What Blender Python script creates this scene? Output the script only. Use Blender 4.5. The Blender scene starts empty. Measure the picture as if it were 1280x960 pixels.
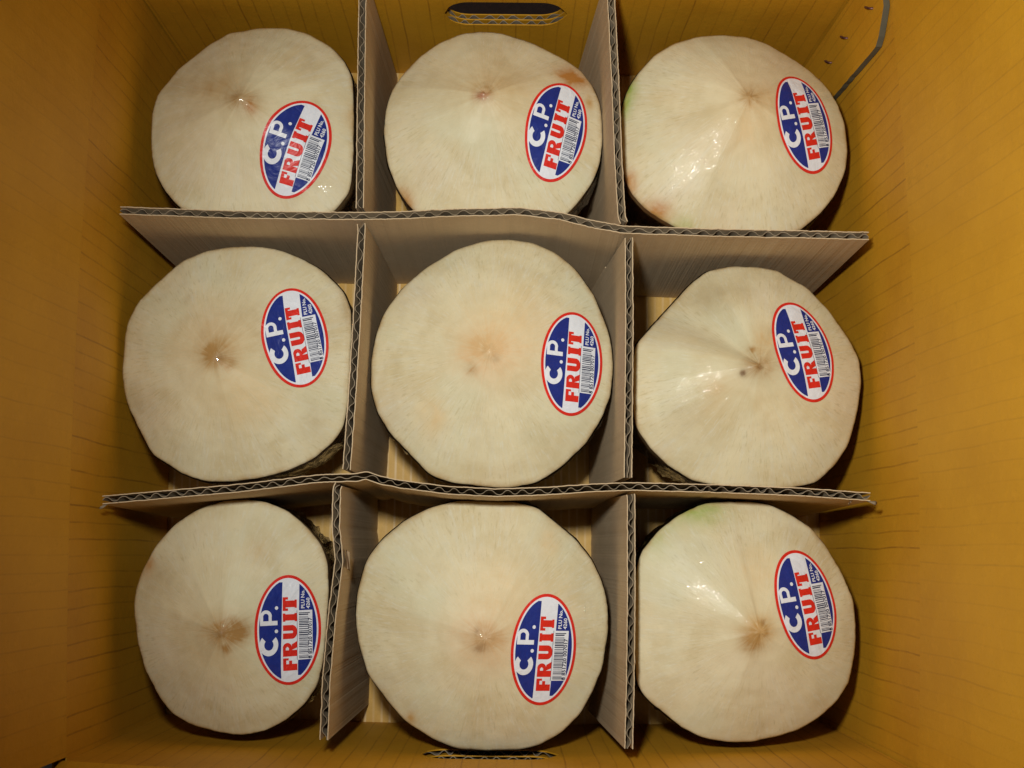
import bpy, math, random
from mathutils import Vector, Matrix, noise

random.seed(7)
scene = bpy.context.scene
COL = scene.collection

# ---------------------------------------------------------------- camera
cam_data = bpy.data.cameras.new('camera')
cam_data.lens = 40.26
cam_data.sensor_width = 36.0
cam_data.clip_start = 0.01
cam_data.clip_end = 50.0
cam = bpy.data.objects.new('camera', cam_data)
COL.objects.link(cam)
CAM_LOC = Vector((0.0104, -0.0972, 0.6675))
CAM_ROT = Matrix(((0.99995, -0.00972, 0.00250), (0.00998, 0.98959, -0.14358), (-0.00108, 0.14360, 0.98964)))
cam.matrix_world = Matrix.Translation(CAM_LOC) @ CAM_ROT.to_4x4()
scene.camera = cam

# ---------------------------------------------------------------- dim room light, camera flash
world = bpy.data.worlds.new('World')
scene.world = world
world.use_nodes = True
world.node_tree.nodes['Background'].inputs[0].default_value = (1.0, 0.9, 0.78, 1)
world.node_tree.nodes['Background'].inputs[1].default_value = 0.02

flash_data = bpy.data.lights.new('camera_flash', 'SPOT')
flash_data.energy = 10.9
flash_data.color = (1.0, 1.0, 0.98)
flash_data.spot_size = math.radians(93)
flash_data.spot_blend = 1.0
flash_data.shadow_soft_size = 0.017
flash = bpy.data.objects.new('camera_flash', flash_data)
COL.objects.link(flash)
FLASH_LOC = Vector((-0.030, -0.008, 0.625))
flash.location = FLASH_LOC
flash.rotation_euler = (Vector((0.105, 0.02, 0.08)) - FLASH_LOC).to_track_quat('-Z', 'Y').to_euler()

scene.view_settings.view_transform = 'Standard'
scene.view_settings.look = 'None'
scene.view_settings.exposure = 0.0
scene.view_settings.gamma = 1.0

# measured in metres on the box floor plan: rim outline, tip and sticker (x, y, turn) of each coconut
RIM = {
 '11': [(-0.1811,0.1156), (-0.1812,0.1265), (-0.1792,0.1375), (-0.1686,0.1522), (-0.1541,0.1651), (-0.1425,0.1726), (-0.1274,0.1754), (-0.1121,0.1755), (-0.0997,0.1721), (-0.0889,0.1657), (-0.0810,0.1571), (-0.0765,0.1482), (-0.0754,0.1249), (-0.0752,0.1031), (-0.0768,0.0871), (-0.0859,0.0755), (-0.1014,0.0676), (-0.1240,0.0649), (-0.1469,0.0676), (-0.1647,0.0768), (-0.1727,0.0862), (-0.1778,0.0952), (-0.1800,0.1047)],
 '12': [(-0.0595,0.1196), (-0.0589,0.1319), (-0.0561,0.1409), (-0.0504,0.1499), (-0.0414,0.1604), (-0.0310,0.1682), (-0.0205,0.1732), (-0.0099,0.1747), (0.0007,0.1738), (0.0140,0.1700), (0.0246,0.1652), (0.0352,0.1598), (0.0431,0.1536), (0.0497,0.1453), (0.0536,0.1357), (0.0556,0.1248), (0.0556,0.1152), (0.0536,0.1030), (0.0497,0.0922), (0.0432,0.0827), (0.0367,0.0760), (0.0251,0.0692), (0.0097,0.0657), (-0.0058,0.0649), (-0.0213,0.0667), (-0.0343,0.0713), (-0.0441,0.0778), (-0.0515,0.0872), (-0.0570,0.1006)],
 '13': [(0.0645,0.1310), (0.0671,0.1403), (0.0725,0.1496), (0.0815,0.1600), (0.0922,0.1676), (0.1048,0.1725), (0.1191,0.1741), (0.1316,0.1727), (0.1422,0.1691), (0.1528,0.1626), (0.1632,0.1552), (0.1719,0.1468), (0.1786,0.1358), (0.1818,0.1247), (0.1828,0.1118), (0.1810,0.0990), (0.1754,0.0862), (0.1681,0.0771), (0.1574,0.0680), (0.1468,0.0635), (0.1329,0.0610), (0.1155,0.0608), (0.0981,0.0639), (0.0843,0.0709), (0.0756,0.0771), (0.0687,0.0852), (0.0655,0.0943), (0.0639,0.1125)],
 '21': [(-0.1889,-0.0083), (-0.1888,0.0031), (-0.1876,0.0162), (-0.1833,0.0261), (-0.1741,0.0362), (-0.1617,0.0479), (-0.1490,0.0539), (-0.1361,0.0562), (-0.1230,0.0567), (-0.1099,0.0543), (-0.1000,0.0502), (-0.0883,0.0436), (-0.0783,0.0338), (-0.0739,0.0239), (-0.0735,0.0107), (-0.0738,-0.0072), (-0.0741,-0.0234), (-0.0761,-0.0363), (-0.0806,-0.0443), (-0.0899,-0.0524), (-0.1023,-0.0588), (-0.1180,-0.0630), (-0.1322,-0.0647), (-0.1433,-0.0648), (-0.1561,-0.0610), (-0.1709,-0.0516), (-0.1797,-0.0373), (-0.1851,-0.0261), (-0.1874,-0.0197)],
 '22': [(-0.0627,-0.0160), (-0.0623,-0.0006), (-0.0598,0.0132), (-0.0558,0.0236), (-0.0476,0.0350), (-0.0358,0.0456), (-0.0206,0.0555), (-0.0069,0.0600), (0.0068,0.0614), (0.0188,0.0594), (0.0309,0.0542), (0.0412,0.0455), (0.0498,0.0333), (0.0557,0.0195), (0.0591,0.0074), (0.0602,-0.0063), (0.0590,-0.0182), (0.0548,-0.0301), (0.0464,-0.0437), (0.0347,-0.0555), (0.0214,-0.0640), (0.0081,-0.0666), (-0.0052,-0.0659), (-0.0202,-0.0644), (-0.0320,-0.0604), (-0.0405,-0.0513), (-0.0508,-0.0413), (-0.0587,-0.0296)],
 '23': [(0.0708,0.0053), (0.0791,0.0154), (0.0908,0.0291), (0.1009,0.0402), (0.1093,0.0463), (0.1194,0.0481), (0.1327,0.0482), (0.1444,0.0466), (0.1509,0.0424), (0.1608,0.0366), (0.1704,0.0256), (0.1799,0.0114), (0.1853,-0.0003), (0.1857,-0.0120), (0.1827,-0.0286), (0.1782,-0.0434), (0.1713,-0.0532), (0.1613,-0.0623), (0.1483,-0.0652), (0.1320,-0.0663), (0.1158,-0.0655), (0.0996,-0.0621), (0.0883,-0.0557), (0.0770,-0.0460), (0.0705,-0.0362), (0.0690,-0.0231), (0.0690,-0.0098)],
 '31': [(-0.1764,-0.1296), (-0.1762,-0.1188), (-0.1736,-0.1095), (-0.1673,-0.0963), (-0.1584,-0.0861), (-0.1477,-0.0789), (-0.1353,-0.0741), (-0.1243,-0.0732), (-0.1131,-0.0746), (-0.1019,-0.0792), (-0.0922,-0.0870), (-0.0856,-0.0947), (-0.0821,-0.1040), (-0.0809,-0.1179), (-0.0815,-0.1332), (-0.0821,-0.1514), (-0.0848,-0.1635), (-0.0906,-0.1726), (-0.0996,-0.1801), (-0.1086,-0.1854), (-0.1193,-0.1875), (-0.1316,-0.1864), (-0.1456,-0.1828), (-0.1551,-0.1777), (-0.1617,-0.1695), (-0.1685,-0.1583), (-0.1731,-0.1463)],
 '32': [(-0.0667,-0.1312), (-0.0658,-0.1186), (-0.0619,-0.1027), (-0.0549,-0.0931), (-0.0439,-0.0834), (-0.0311,-0.0768), (-0.0165,-0.0726), (-0.0020,-0.0713), (0.0110,-0.0723), (0.0224,-0.0763), (0.0321,-0.0842), (0.0418,-0.0921), (0.0483,-0.1000), (0.0539,-0.1111), (0.0571,-0.1237), (0.0571,-0.1362), (0.0547,-0.1518), (0.0499,-0.1642), (0.0436,-0.1750), (0.0341,-0.1843), (0.0232,-0.1905), (0.0106,-0.1944), (-0.0020,-0.1945), (-0.0146,-0.1924), (-0.0272,-0.1879), (-0.0400,-0.1804), (-0.0514,-0.1683), (-0.0596,-0.1576), (-0.0639,-0.1452)],
 '33': [(0.0710,-0.1030), (0.0734,-0.0966), (0.0816,-0.0869), (0.0913,-0.0796), (0.1027,-0.0739), (0.1141,-0.0721), (0.1270,-0.0720), (0.1383,-0.0735), (0.1495,-0.0790), (0.1591,-0.0853), (0.1668,-0.0957), (0.1729,-0.1067), (0.1781,-0.1193), (0.1790,-0.1318), (0.1781,-0.1443), (0.1752,-0.1583), (0.1694,-0.1676), (0.1597,-0.1761), (0.1501,-0.1816), (0.1390,-0.1855), (0.1263,-0.1879), (0.1138,-0.1880), (0.1028,-0.1859), (0.0918,-0.1806), (0.0824,-0.1731), (0.0746,-0.1670), (0.0711,-0.1609), (0.0690,-0.1454), (0.0688,-0.1220)],
}
TIP = {'11': (-0.1283,0.1252), '12': (-0.0053,0.1281), '13': (0.1262,0.1276), '21': (-0.1349,-0.0062), '22': (-0.0020,-0.0025), '23': (0.1285,-0.0075), '31': (-0.1261,-0.1371), '32': (-0.0021,-0.1377), '33': (0.1259,-0.1338)}
STK = {'11': (-0.1031,0.1053,13.0), '12': (0.0304,0.1159,12.0), '13': (0.1566,0.1201,-18.0), '21': (-0.0995,0.0071,-19.0), '22': (0.0387,-0.0050,2.8), '23': (0.1525,0.0016,-10.3), '31': (-0.0980,-0.1364,-1.6), '32': (0.0253,-0.1437,2.0), '33': (0.1508,-0.1215,-8.2)}
PATH = {
 'strip_n': [(-0.1838,0.0655), (-0.1288,0.0640), (-0.0681,0.0638), (-0.0466,0.0644), (-0.0232,0.0659), (0.0121,0.0670), (0.0317,0.0648), (0.0473,0.0609), (0.0629,0.0582), (0.1098,0.0571), (0.1488,0.0567), (0.1823,0.0562)],
 'strip_s': [(-0.1837,-0.0757), (-0.1190,-0.0694), (-0.0814,-0.0645), (-0.0644,-0.0639), (-0.0595,-0.0628), (-0.0530,-0.0650), (-0.0435,-0.0668), (-0.0207,-0.0695), (0.0020,-0.0704), (0.0246,-0.0695), (0.0473,-0.0677), (0.0662,-0.0668), (0.1077,-0.0675), (0.1455,-0.0686), (0.1786,-0.0706)],
 'div_w': [(-0.0682,0.1881), (-0.0682,0.1761), (-0.0674,0.1212), (-0.0663,0.0671), (-0.0652,0.0578), (-0.0662,0.0120), (-0.0674,-0.0269), (-0.0690,-0.0613), (-0.0733,-0.0689), (-0.0731,-0.0877), (-0.0711,-0.1025), (-0.0736,-0.1283), (-0.0753,-0.1573), (-0.0755,-0.1841)],
 'div_e': [(0.0562,0.1892), (0.0570,0.1772), (0.0589,0.1350), (0.0603,0.0936), (0.0618,0.0651), (0.0653,0.0550), (0.0654,0.0133), (0.0649,-0.0256), (0.0643,-0.0638), (0.0658,-0.0713), (0.0656,-0.1196), (0.0650,-0.1559), (0.0641,-0.1866)],
}

# ---------------------------------------------------------------- helpers
def tag(o, label=None, cat=None, group=None, kind=None):
    if label: o['label'] = label
    if cat: o['category'] = cat
    if group: o['group'] = group
    if kind: o['kind'] = kind
    return o

def empty(name, loc=(0, 0, 0)):
    o = bpy.data.objects.new(name, None)
    o.empty_display_size = 0.02
    o.location = loc
    COL.objects.link(o)
    return o

def build(name, verts, faces, mats, parent=None, uvs=None, smooth=True, fmat=None):
    """One mesh object; vertices are given in world space, the parent may sit anywhere."""
    off = Vector(parent.matrix_basis.translation) if parent else Vector((0, 0, 0))
    if parent and parent.parent:
        off = off + Vector(parent.parent.matrix_basis.translation)
    me = bpy.data.meshes.new(name)
    me.from_pydata([(v[0] - off.x, v[1] - off.y, v[2] - off.z) for v in verts], [], faces)
    for m in (mats if isinstance(mats, (list, tuple)) else [mats]):
        me.materials.append(m)
    if uvs:
        lay = me.uv_layers.new(name='UVMap')
        for lp in me.loops:
            lay.data[lp.index].uv = uvs[lp.vertex_index]
    if fmat:
        me.polygons.foreach_set('material_index', fmat)
    me.polygons.foreach_set('use_smooth', [smooth] * len(me.polygons))
    me.update()
    o = bpy.data.objects.new(name, me)
    COL.objects.link(o)
    if parent: o.parent = parent
    return o

def resample(pts, n):
    """Even arclength resampling of a polyline, corners gently rounded."""
    P = [Vector(p) for p in pts]
    L = [0.0]
    for a, b in zip(P, P[1:]): L.append(L[-1] + (b - a).length)
    out, k = [], 0
    for i in range(n):
        s = L[-1] * i / (n - 1)
        while k < len(P) - 2 and s > L[k + 1]: k += 1
        t = (s - L[k]) / max(L[k + 1] - L[k], 1e-9)
        out.append(P[k].lerp(P[k + 1], min(1, t)))
    for _ in range(max(1, n // 160)):
        out = [out[0]] + [(out[i - 1] + out[i] * 2 + out[i + 1]) / 4 for i in range(1, n - 1)] + [out[-1]]
    return out, L[-1]

def normals2(P):
    N = []
    for i in range(len(P)):
        d = P[min(i + 1, len(P) - 1)] - P[max(i - 1, 0)]
        d.normalize()
        N.append(Vector((-d.y, d.x)))
    return N

class Sheet:
    """An upright sheet of board standing on a plan path: bottom path at z=0, top path at z=ztop."""
    def __init__(self, bot, top, ztop, n):
        self.B, self.len = resample(bot, n)
        self.T, _ = resample(top, n)
        self.NB, self.NT, self.z, self.n = normals2(self.B), normals2(self.T), ztop, n
    def at(self, i, off, z):
        t = z / self.z
        p = (self.B[i] + self.NB[i] * off).lerp(self.T[i] + self.NT[i] * off, t)
        return (p.x, p.y, z)
    def slab(self, o0, o1, lo, hi, V, F, U, keep=None):
        base = None
        for i in range(self.n):
            a, b = o0(i) if callable(o0) else o0, o1(i) if callable(o1) else o1
            l, h = lo(i), hi(i)
            if keep and not keep(i):
                base = None
                continue
            c = len(V)
            s = self.len * i / (self.n - 1)
            V += [self.at(i, a, l), self.at(i, b, l), self.at(i, b, h), self.at(i, a, h)]
            U += [(s, l), (s, l), (s, h), (s, h)]
            if base is None:
                F.append((c, c + 3, c + 2, c + 1))
            else:
                for k in range(4):
                    F.append((base + k, base + (k + 1) % 4, c + (k + 1) % 4, c + k))
            last = (i == self.n - 1) or (keep and not keep(i + 1))
            if last: F.append((c, c + 1, c + 2, c + 3))
            base = c

# ---------------------------------------------------------------- materials
def new_mat(name):
    m = bpy.data.materials.new(name)
    m.use_nodes = True
    nt = m.node_tree
    nt.nodes.clear()
    out = nt.nodes.new('ShaderNodeOutputMaterial')
    b = nt.nodes.new('ShaderNodeBsdfPrincipled')
    nt.links.new(b.outputs[0], out.inputs[0])
    return m, nt, b

class G:
    def __init__(self, nt): self.nt = nt
    def n(self, kind, **kw):
        nd = self.nt.nodes.new('ShaderNode' + kind)
        for k, v in kw.items(): setattr(nd, k, v)
        return nd
    def put(self, sock, v):
        if isinstance(v, bpy.types.NodeSocket): self.nt.links.new(v, sock)
        else: sock.default_value = v
    def math(self, op, a, b=0.0, c=0.0, clamp=False):
        nd = self.n('Math', operation=op, use_clamp=clamp)
        for i, v in enumerate((a, b, c)): self.put(nd.inputs[i], v)
        return nd.outputs[0]
    def noise(self, vec, scale, detail=3.0, rough=0.55, dist=0.0):
        nd = self.n('TexNoise')
        if vec is not None: self.put(nd.inputs['Vector'], vec)
        nd.inputs['Scale'].default_value = scale
        nd.inputs['Detail'].default_value = detail
        nd.inputs['Roughness'].default_value = rough
        nd.inputs['Distortion'].default_value = dist
        return nd.outputs['Fac']
    def rng(self, v, a, b, c=0.0, d=1.0, smooth=True):
        nd = self.n('MapRange', interpolation_type='SMOOTHSTEP' if smooth else 'LINEAR')
        self.put(nd.inputs[0], v)
        for i, x in enumerate((a, b, c, d)): nd.inputs[i + 1].default_value = x
        return nd.outputs[0]
    def mix(self, f, a, b, blend='MIX'):
        nd = self.n('Mix', data_type='RGBA', blend_type=blend)
        self.put(nd.inputs[0], f)
        for s, v in ((nd.inputs[6], a), (nd.inputs[7], b)):
            self.put(s, v if isinstance(v, bpy.types.NodeSocket) else (v[0], v[1], v[2], 1))
        return nd.outputs[2]
    def bump(self, h, strength, dist, normal=None):
        nd = self.n('Bump')
        nd.inputs['Strength'].default_value = strength
        nd.inputs['Distance'].default_value = dist
        self.put(nd.inputs['Height'], h)
        if normal is not None: self.put(nd.inputs['Normal'], normal)
        return nd.outputs[0]

def kraft(name, base, dark, line_gap=None, line_col=None, line_w=0.0005, line_amt=0.6, rough=0.55, spec=0.35):
    """Kraft liner: mottled fibre, and the fine lines of the flutes showing through it."""
    m, nt, b = new_mat(name)
    g = G(nt)
    pos = g.n('NewGeometry').outputs['Position']
    big = g.noise(pos, 16, 4, 0.6)
    fib = g.noise(pos, 700, 3, 0.7)
    mp = g.n('Mapping'); mp.inputs['Scale'].default_value = (260, 260, 260)
    nt.links.new(pos, mp.inputs['Vector'])
    grain = g.noise(mp.outputs[0], 1.0, 3, 0.6)
    col = g.mix(g.rng(big, 0.3, 0.72), base, dark)
    col = g.mix(g.rng(fib, 0.55, 0.8, 0, 0.35), col, [c * 0.6 for c in base])
    col = g.mix(g.rng(grain, 0.5, 0.8, 0, 0.18), col, [min(1, c * 1.25) for c in base])
    scuff = g.noise(pos, 60, 7, 0.75, 0.6)
    col = g.mix(g.rng(scuff, 0.60, 0.75, 0, 0.28), col, [min(1, c * 1.15 + 0.03) for c in base])
    col = g.mix(g.rng(scuff, 0.28, 0.40, 0.35, 0), col, [c * 0.62 for c in base])
    h = g.math('ADD', g.math('MULTIPLY', fib, 0.5), grain)
    if line_gap:
        uv = g.n('UVMap').outputs[0]
        sp = g.n('SeparateXYZ'); nt.links.new(uv, sp.inputs[0])
        u, v = sp.outputs[0], sp.outputs[1]
        cv = g.n('CombineXYZ'); nt.links.new(u, cv.inputs[0]); nt.links.new(v, cv.inputs[1])
        wob = g.noise(cv.outputs[0], 14, 2, 0.5)
        uu = g.math('ADD', g.math('DIVIDE', u, line_gap), g.math('MULTIPLY', wob, 0.5))
        idx = g.math('FLOOR', uu)
        fr = g.math('ABSOLUTE', g.math('SUBTRACT', g.math('FRACT', uu), 0.5))
        ln = g.rng(fr, 0.5 * line_w / line_gap, 1.5 * line_w / line_gap, 1, 0)
        wn = g.n('TexWhiteNoise', noise_dimensions='1D'); nt.links.new(idx, wn.inputs['W'])
        sv = g.n('CombineXYZ'); nt.links.new(g.math('MULTIPLY', idx, 3.7), sv.inputs[0]); nt.links.new(g.math('MULTIPLY', v, 30.0), sv.inputs[1])
        brk = g.rng(g.noise(sv.outputs[0], 1.0, 4, 0.7), 0.34, 0.60, 0.3, 1.0)
        amt = g.math('MULTIPLY', g.math('MULTIPLY', ln, brk), g.rng(wn.outputs[0], 0.0, 1.0, 0.25, 1.0, False))
        amt = g.math('MULTIPLY', amt, line_amt)
        col = g.mix(amt, col, line_col)
        # soft washboard relief between the lines
        h = g.math('ADD', h, g.math('MULTIPLY', fr, 0.8))
    nt.links.new(col, b.inputs['Base Color'])
    b.inputs['Roughness'].default_value = rough
    b.inputs['Specular IOR Level'].default_value = spec
    nt.links.new(g.bump(h, 0.35, 0.0004), b.inputs['Normal'])
    return m

M = {}
M['wall'] = kraft('waxed_yellow_kraft', (0.575, 0.283, 0.013), (0.49, 0.228, 0.009), 0.0078, (0.16, 0.055, 0.005), 0.00040, 0.55)
M['flap'] = kraft('waxed_yellow_kraft_flap', (0.565, 0.28, 0.013), (0.50, 0.24, 0.010), 0.0078, (0.2, 0.08, 0.012), 0.00035, 0.25)
M['bottom'] = kraft('pale_kraft_bottom', (0.56, 0.34, 0.075), (0.48, 0.27, 0.05), 0.0046, (0.72, 0.54, 0.30), 0.0006, 0.7)
M['board'] = kraft('grey_brown_board', (0.54, 0.415, 0.255), (0.47, 0.35, 0.205), 0.0079, (0.33, 0.25, 0.15), 0.0014, 0.14, 0.75, 0.2)
M['flute'] = kraft('flute_paper', (0.30, 0.24, 0.16), (0.17, 0.13, 0.08), rough=0.9, spec=0.15)  # paper colour darkened so the flute hollows look deeply shaded
M['edge'] = kraft('cut_board_edge', (0.12, 0.105, 0.065), (0.07, 0.062, 0.04), rough=0.85, spec=0.15)

def flesh_material():
    m, nt, b = new_mat('cut_coconut_flesh')
    g = G(nt)
    uv = g.n('UVMap').outputs[0]
    sp = g.n('SeparateXYZ'); nt.links.new(uv, sp.inputs[0])
    th, r = sp.outputs[0], sp.outputs[1]                      # angle in turns, distance from the tip in metres
    oi = g.n('ObjectInfo')
    seed = g.math('MULTIPLY', oi.outputs['Random'], 40.0)
    ang = g.math('MULTIPLY', th, 2 * math.pi)
    def polar(a, br):
        c = g.n('CombineXYZ')
        nt.links.new(g.math('MULTIPLY', g.math('COSINE', ang), a), c.inputs[0])
        nt.links.new(g.math('MULTIPLY', g.math('SINE', ang), a), c.inputs[1])
        nt.links.new(g.math('ADD', g.math('MULTIPLY', r, br), seed), c.inputs[2])
        return c.outputs[0]
    pos = g.n('TexCoord').outputs['Object']
    sv = g.n('VectorMath', operation='ADD')
    nt.links.new(pos, sv.inputs[0]); cs = g.n('CombineXYZ'); nt.links.new(seed, cs.inputs[0]); nt.links.new(cs.outputs[0], sv.inputs[1])
    P = sv.outputs[0]
    streak = g.noise(polar(15, 45), 1.0, 4, 0.6)              # long soft rays
    fibre = g.noise(polar(52, 210), 1.0, 2, 0.5)              # short fibre ends
    where = g.rng(g.noise(P, 26, 2, 0.5), 0.36, 0.6, 0.15, 1.0)         # fibres show in patches only
    blotch = g.noise(P, 38, 4, 0.6, 0.4)
    fine = g.noise(P, 420, 3, 0.6)
    col = g.mix(g.rng(blotch, 0.34, 0.7), (0.66, 0.585, 0.37), (0.57, 0.48, 0.275))
    far = g.rng(r, 0.006, 0.03)
    mid = g.rng(r, 0.012, 0.04)
    tint = g.noise(P, 21, 2, 0.5)
    col = g.mix(g.rng(tint, 0.5, 0.68, 0, 0.55), col, (0.60, 0.58, 0.385))
    col = g.mix(g.rng(tint, 0.3, 0.47, 0.5, 0), col, (0.65, 0.55, 0.36))
    col = g.mix(g.math('MULTIPLY', g.rng(streak, 0.45, 0.7, 0, 0.28), mid), col, (0.64, 0.62, 0.48))
    col = g.mix(g.math('MULTIPLY', g.rng(fibre, 0.57, 0.70), g.math('MULTIPLY', g.math('MULTIPLY', far, where), 0.3)), col, (0.36, 0.29, 0.13))
    col = g.mix(g.math('MULTIPLY', g.rng(fibre, 0.30, 0.42, 1, 0), g.math('MULTIPLY', far, 0.35)), col, (0.67, 0.66, 0.53))
    col = g.mix(g.rng(fine, 0.55, 0.8, 0, 0.15), col, (0.46, 0.38, 0.22))
    at = g.n('Attribute', attribute_name='stain')
    ragged = g.noise(P, 120, 5, 0.65, 0.8)
    rays = g.noise(polar(9, 60), 1.0, 3, 0.6)
    amt = g.math('MULTIPLY', at.outputs['Alpha'], g.math('MULTIPLY', g.rng(ragged, 0.25, 0.75, 0.6, 1.7, False), g.rng(rays, 0.3, 0.7, 0.8, 1.35, False)), clamp=True)
    col = g.mix(amt, col, at.outputs['Color'])
    ed = g.n('Attribute', attribute_name='edge').outputs['Fac']
    col = g.mix(g.math('MULTIPLY', ed, g.rng(g.noise(P, 90, 4, 0.7), 0.35, 0.7, 0.15, 0.85)), col, (0.40, 0.25, 0.09))
    nt.links.new(col, b.inputs['Base Color'])
    b.inputs['Roughness'].default_value = 0.48
    b.inputs['Specular IOR Level'].default_value = 0.3
    hb = g.math('ADD', g.math('MULTIPLY', fibre, 0.6), fine)
    nt.links.new(g.bump(hb, 0.3, 0.0004), b.inputs['Normal'])
    # cling film shrunk tight over the flesh
    b.inputs['Coat Weight'].default_value = 1.0
    b.inputs['Coat Roughness'].default_value = 0.04
    b.inputs['Coat IOR'].default_value = 1.48
    crk = g.noise(P, 260, 3, 0.65, 0.6)
    crk2 = g.noise(P, 70, 2, 0.5, 0.5)
    nt.links.new(g.bump(g.math('ADD', g.math('ADD', g.math('MULTIPLY', crk, 0.22), g.math('MULTIPLY', crk2, 0.5)), g.math('MULTIPLY', g.n('Attribute', attribute_name='wrinkle').outputs['Fac'], g.math('MULTIPLY', g.noise(P, 360, 2, 0.5, 1.2), 2.1))), 0.6, 0.0011), b.inputs['Coat Normal'])
    return m
M['flesh'] = flesh_material()

def husk_material():
    m, nt, b = new_mat('trimmed_husk_side')
    g = G(nt)
    pos = g.n('TexCoord').outputs['Object']
    mp = g.n('Mapping'); mp.inputs['Scale'].default_value = (300, 300, 40)
    nt.links.new(pos, mp.inputs['Vector'])
    f = g.noise(mp.outputs[0], 1, 4, 0.65)
    bl = g.noise(pos, 45, 4, 0.6)
    col = g.mix(g.rng(bl, 0.35, 0.65), (0.42, 0.26, 0.10), (0.20, 0.11, 0.04))
    col = g.mix(g.rng(f, 0.5, 0.75, 0, 0.5), col, (0.5, 0.34, 0.15))
    at = g.n('Attribute', attribute_name='stain')
    col = g.mix(at.outputs['Alpha'], col, at.outputs['Color'])
    nt.links.new(col, b.inputs['Base Color'])
    b.inputs['Roughness'].default_value = 0.6
    b.inputs['Coat Weight'].default_value = 0.6
    b.inputs['Coat Roughness'].default_value = 0.1
    nt.links.new(g.bump(f, 0.6, 0.001), b.inputs['Normal'])
    return m
M['husk'] = husk_material()

def film_material():
    m, nt, b = new_mat('cling_film')
    g = G(nt)
    out = [n for n in nt.nodes if n.type == 'OUTPUT_MATERIAL'][0]
    nt.nodes.remove(b)
    tr = g.n('BsdfTransparent'); tr.inputs[0].default_value = (0.93, 0.93, 0.93, 1)
    gl = g.n('BsdfGlossy'); gl.inputs['Roughness'].default_value = 0.05
    fr = g.n('Fresnel'); fr.inputs[0].default_value = 1.7
    pos = g.n('TexCoord').outputs['Object']
    nrm = g.bump(g.noise(pos, 190, 4, 0.65, 0.8), 0.9, 0.002)
    nt.links.new(nrm, gl.inputs['Normal']); nt.links.new(nrm, fr.inputs['Normal'])
    mx = g.n('MixShader')
    nt.links.new(fr.outputs[0], mx.inputs[0]); nt.links.new(tr.outputs[0], mx.inputs[1]); nt.links.new(gl.outputs[0], mx.inputs[2])
    nt.links.new(mx.outputs[0], out.inputs[0])
    return m
M['film'] = film_material()

def plain(name, col, rough=0.4, spec=0.5, metal=0.0, coat=0.0, var=0.08):
    m, nt, b = new_mat(name)
    g = G(nt)
    pos = g.n('NewGeometry').outputs['Position']
    f = g.noise(pos, 300, 3, 0.6)
    nt.links.new(g.mix(g.rng(f, 0.3, 0.7), [c * (1 - var) for c in col], [min(1, c * (1 + var)) for c in col]), b.inputs['Base Color'])
    b.inputs['Roughness'].default_value = rough
    b.inputs['Specular IOR Level'].default_value = spec
    b.inputs['Metallic'].default_value = metal
    b.inputs['Coat Weight'].default_value = coat
    return m
def creased(m):
    nt = m.node_tree
    g = G(nt)
    b = [n for n in nt.nodes if n.type == 'BSDF_PRINCIPLED'][0]
    pos = g.n('NewGeometry').outputs['Position']
    h = g.math('ADD', g.noise(pos, 90, 3, 0.6, 1.0), g.math('MULTIPLY', g.noise(pos, 400, 2, 0.5), 0.12))
    nt.links.new(g.bump(h, 0.5, 0.0016), b.inputs['Normal'])
    return m
M['red'] = plain('sticker_red', (0.62, 0.022, 0.012), 0.38, 0.4)
M['white'] = plain('sticker_white', (0.70, 0.72, 0.74), 0.38, 0.4, var=0.03)
M['blue'] = plain('sticker_blue', (0.010, 0.024, 0.185), 0.38, 0.4)
for q in ('red', 'white', 'blue'): creased(M[q])
M['ink'] = plain('barcode_ink', (0.02, 0.025, 0.06), 0.45, 0.3)
M['steel'] = plain('staple_wire', (0.17, 0.08, 0.07), 0.45, 0.5, 0.7)
M['table'] = plain('grey_table', (0.74, 0.61, 0.65), 0.6, 0.3)
M['scrap'] = plain('white_paper_scrap', (0.72, 0.7, 0.66), 0.8, 0.2)

# ---------------------------------------------------------------- table under the box
t = 1.2
tag(build('table', [(-t, -t, -0.009), (t, -t, -0.009), (t, t, -0.009), (-t, t, -0.009)], [(0, 1, 2, 3)], M['table'], smooth=False), kind='structure')

# ---------------------------------------------------------------- cardboard box
H = 0.149            # height of the walls up to the score line
BT = 0.0065          # thickness of the double-wall board
box = tag(empty('cardboard_box', (0, 0, -0.008)), 'open yellow-brown corrugated cardboard box holding nine coconuts', 'box')

def bulge(q, amp): return amp * (1 - (q / 0.19) ** 2)
def line(f, a, b, n=24): return [f(a + (b - a) * i / (n - 1)) for i in range(n)]
# inner faces; every path runs so that its left-hand normal points outwards
right_b = line(lambda y: (0.1838 + bulge(y, 0.0042), y), 0.1960, -0.1975)
right_t = line(lambda y: (0.1880 + bulge(y, 0.0060), y), 0.1960, -0.1975)
left_b = line(lambda y: (-0.1870 - bulge(y, 0.0045) - 0.002 * y / 0.19, y), -0.1975, 0.1960)
left_t = line(lambda y: (-0.1868 - bulge(y, 0.0050) - 0.003 * y / 0.19, y), -0.1975, 0.1960)
south_b = line(lambda x: (x, -0.1905 - bulge(x, 0.0040)), 0.1850, -0.1850)
south_t = line(lambda x: (x, -0.1900 - bulge(x, 0.0055)), 0.1860, -0.1860)
north_b = line(lambda x: (x, 0.1905 + bulge(x, 0.0010)), -0.1885, 0.1835)
north_t = line(lambda x: (x, 0.1905 + bulge(x, 0.0020)), -0.1890, 0.1870)
# the left-hand normal of a clockwise-from-above path points outwards; of these it does for all four

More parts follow.
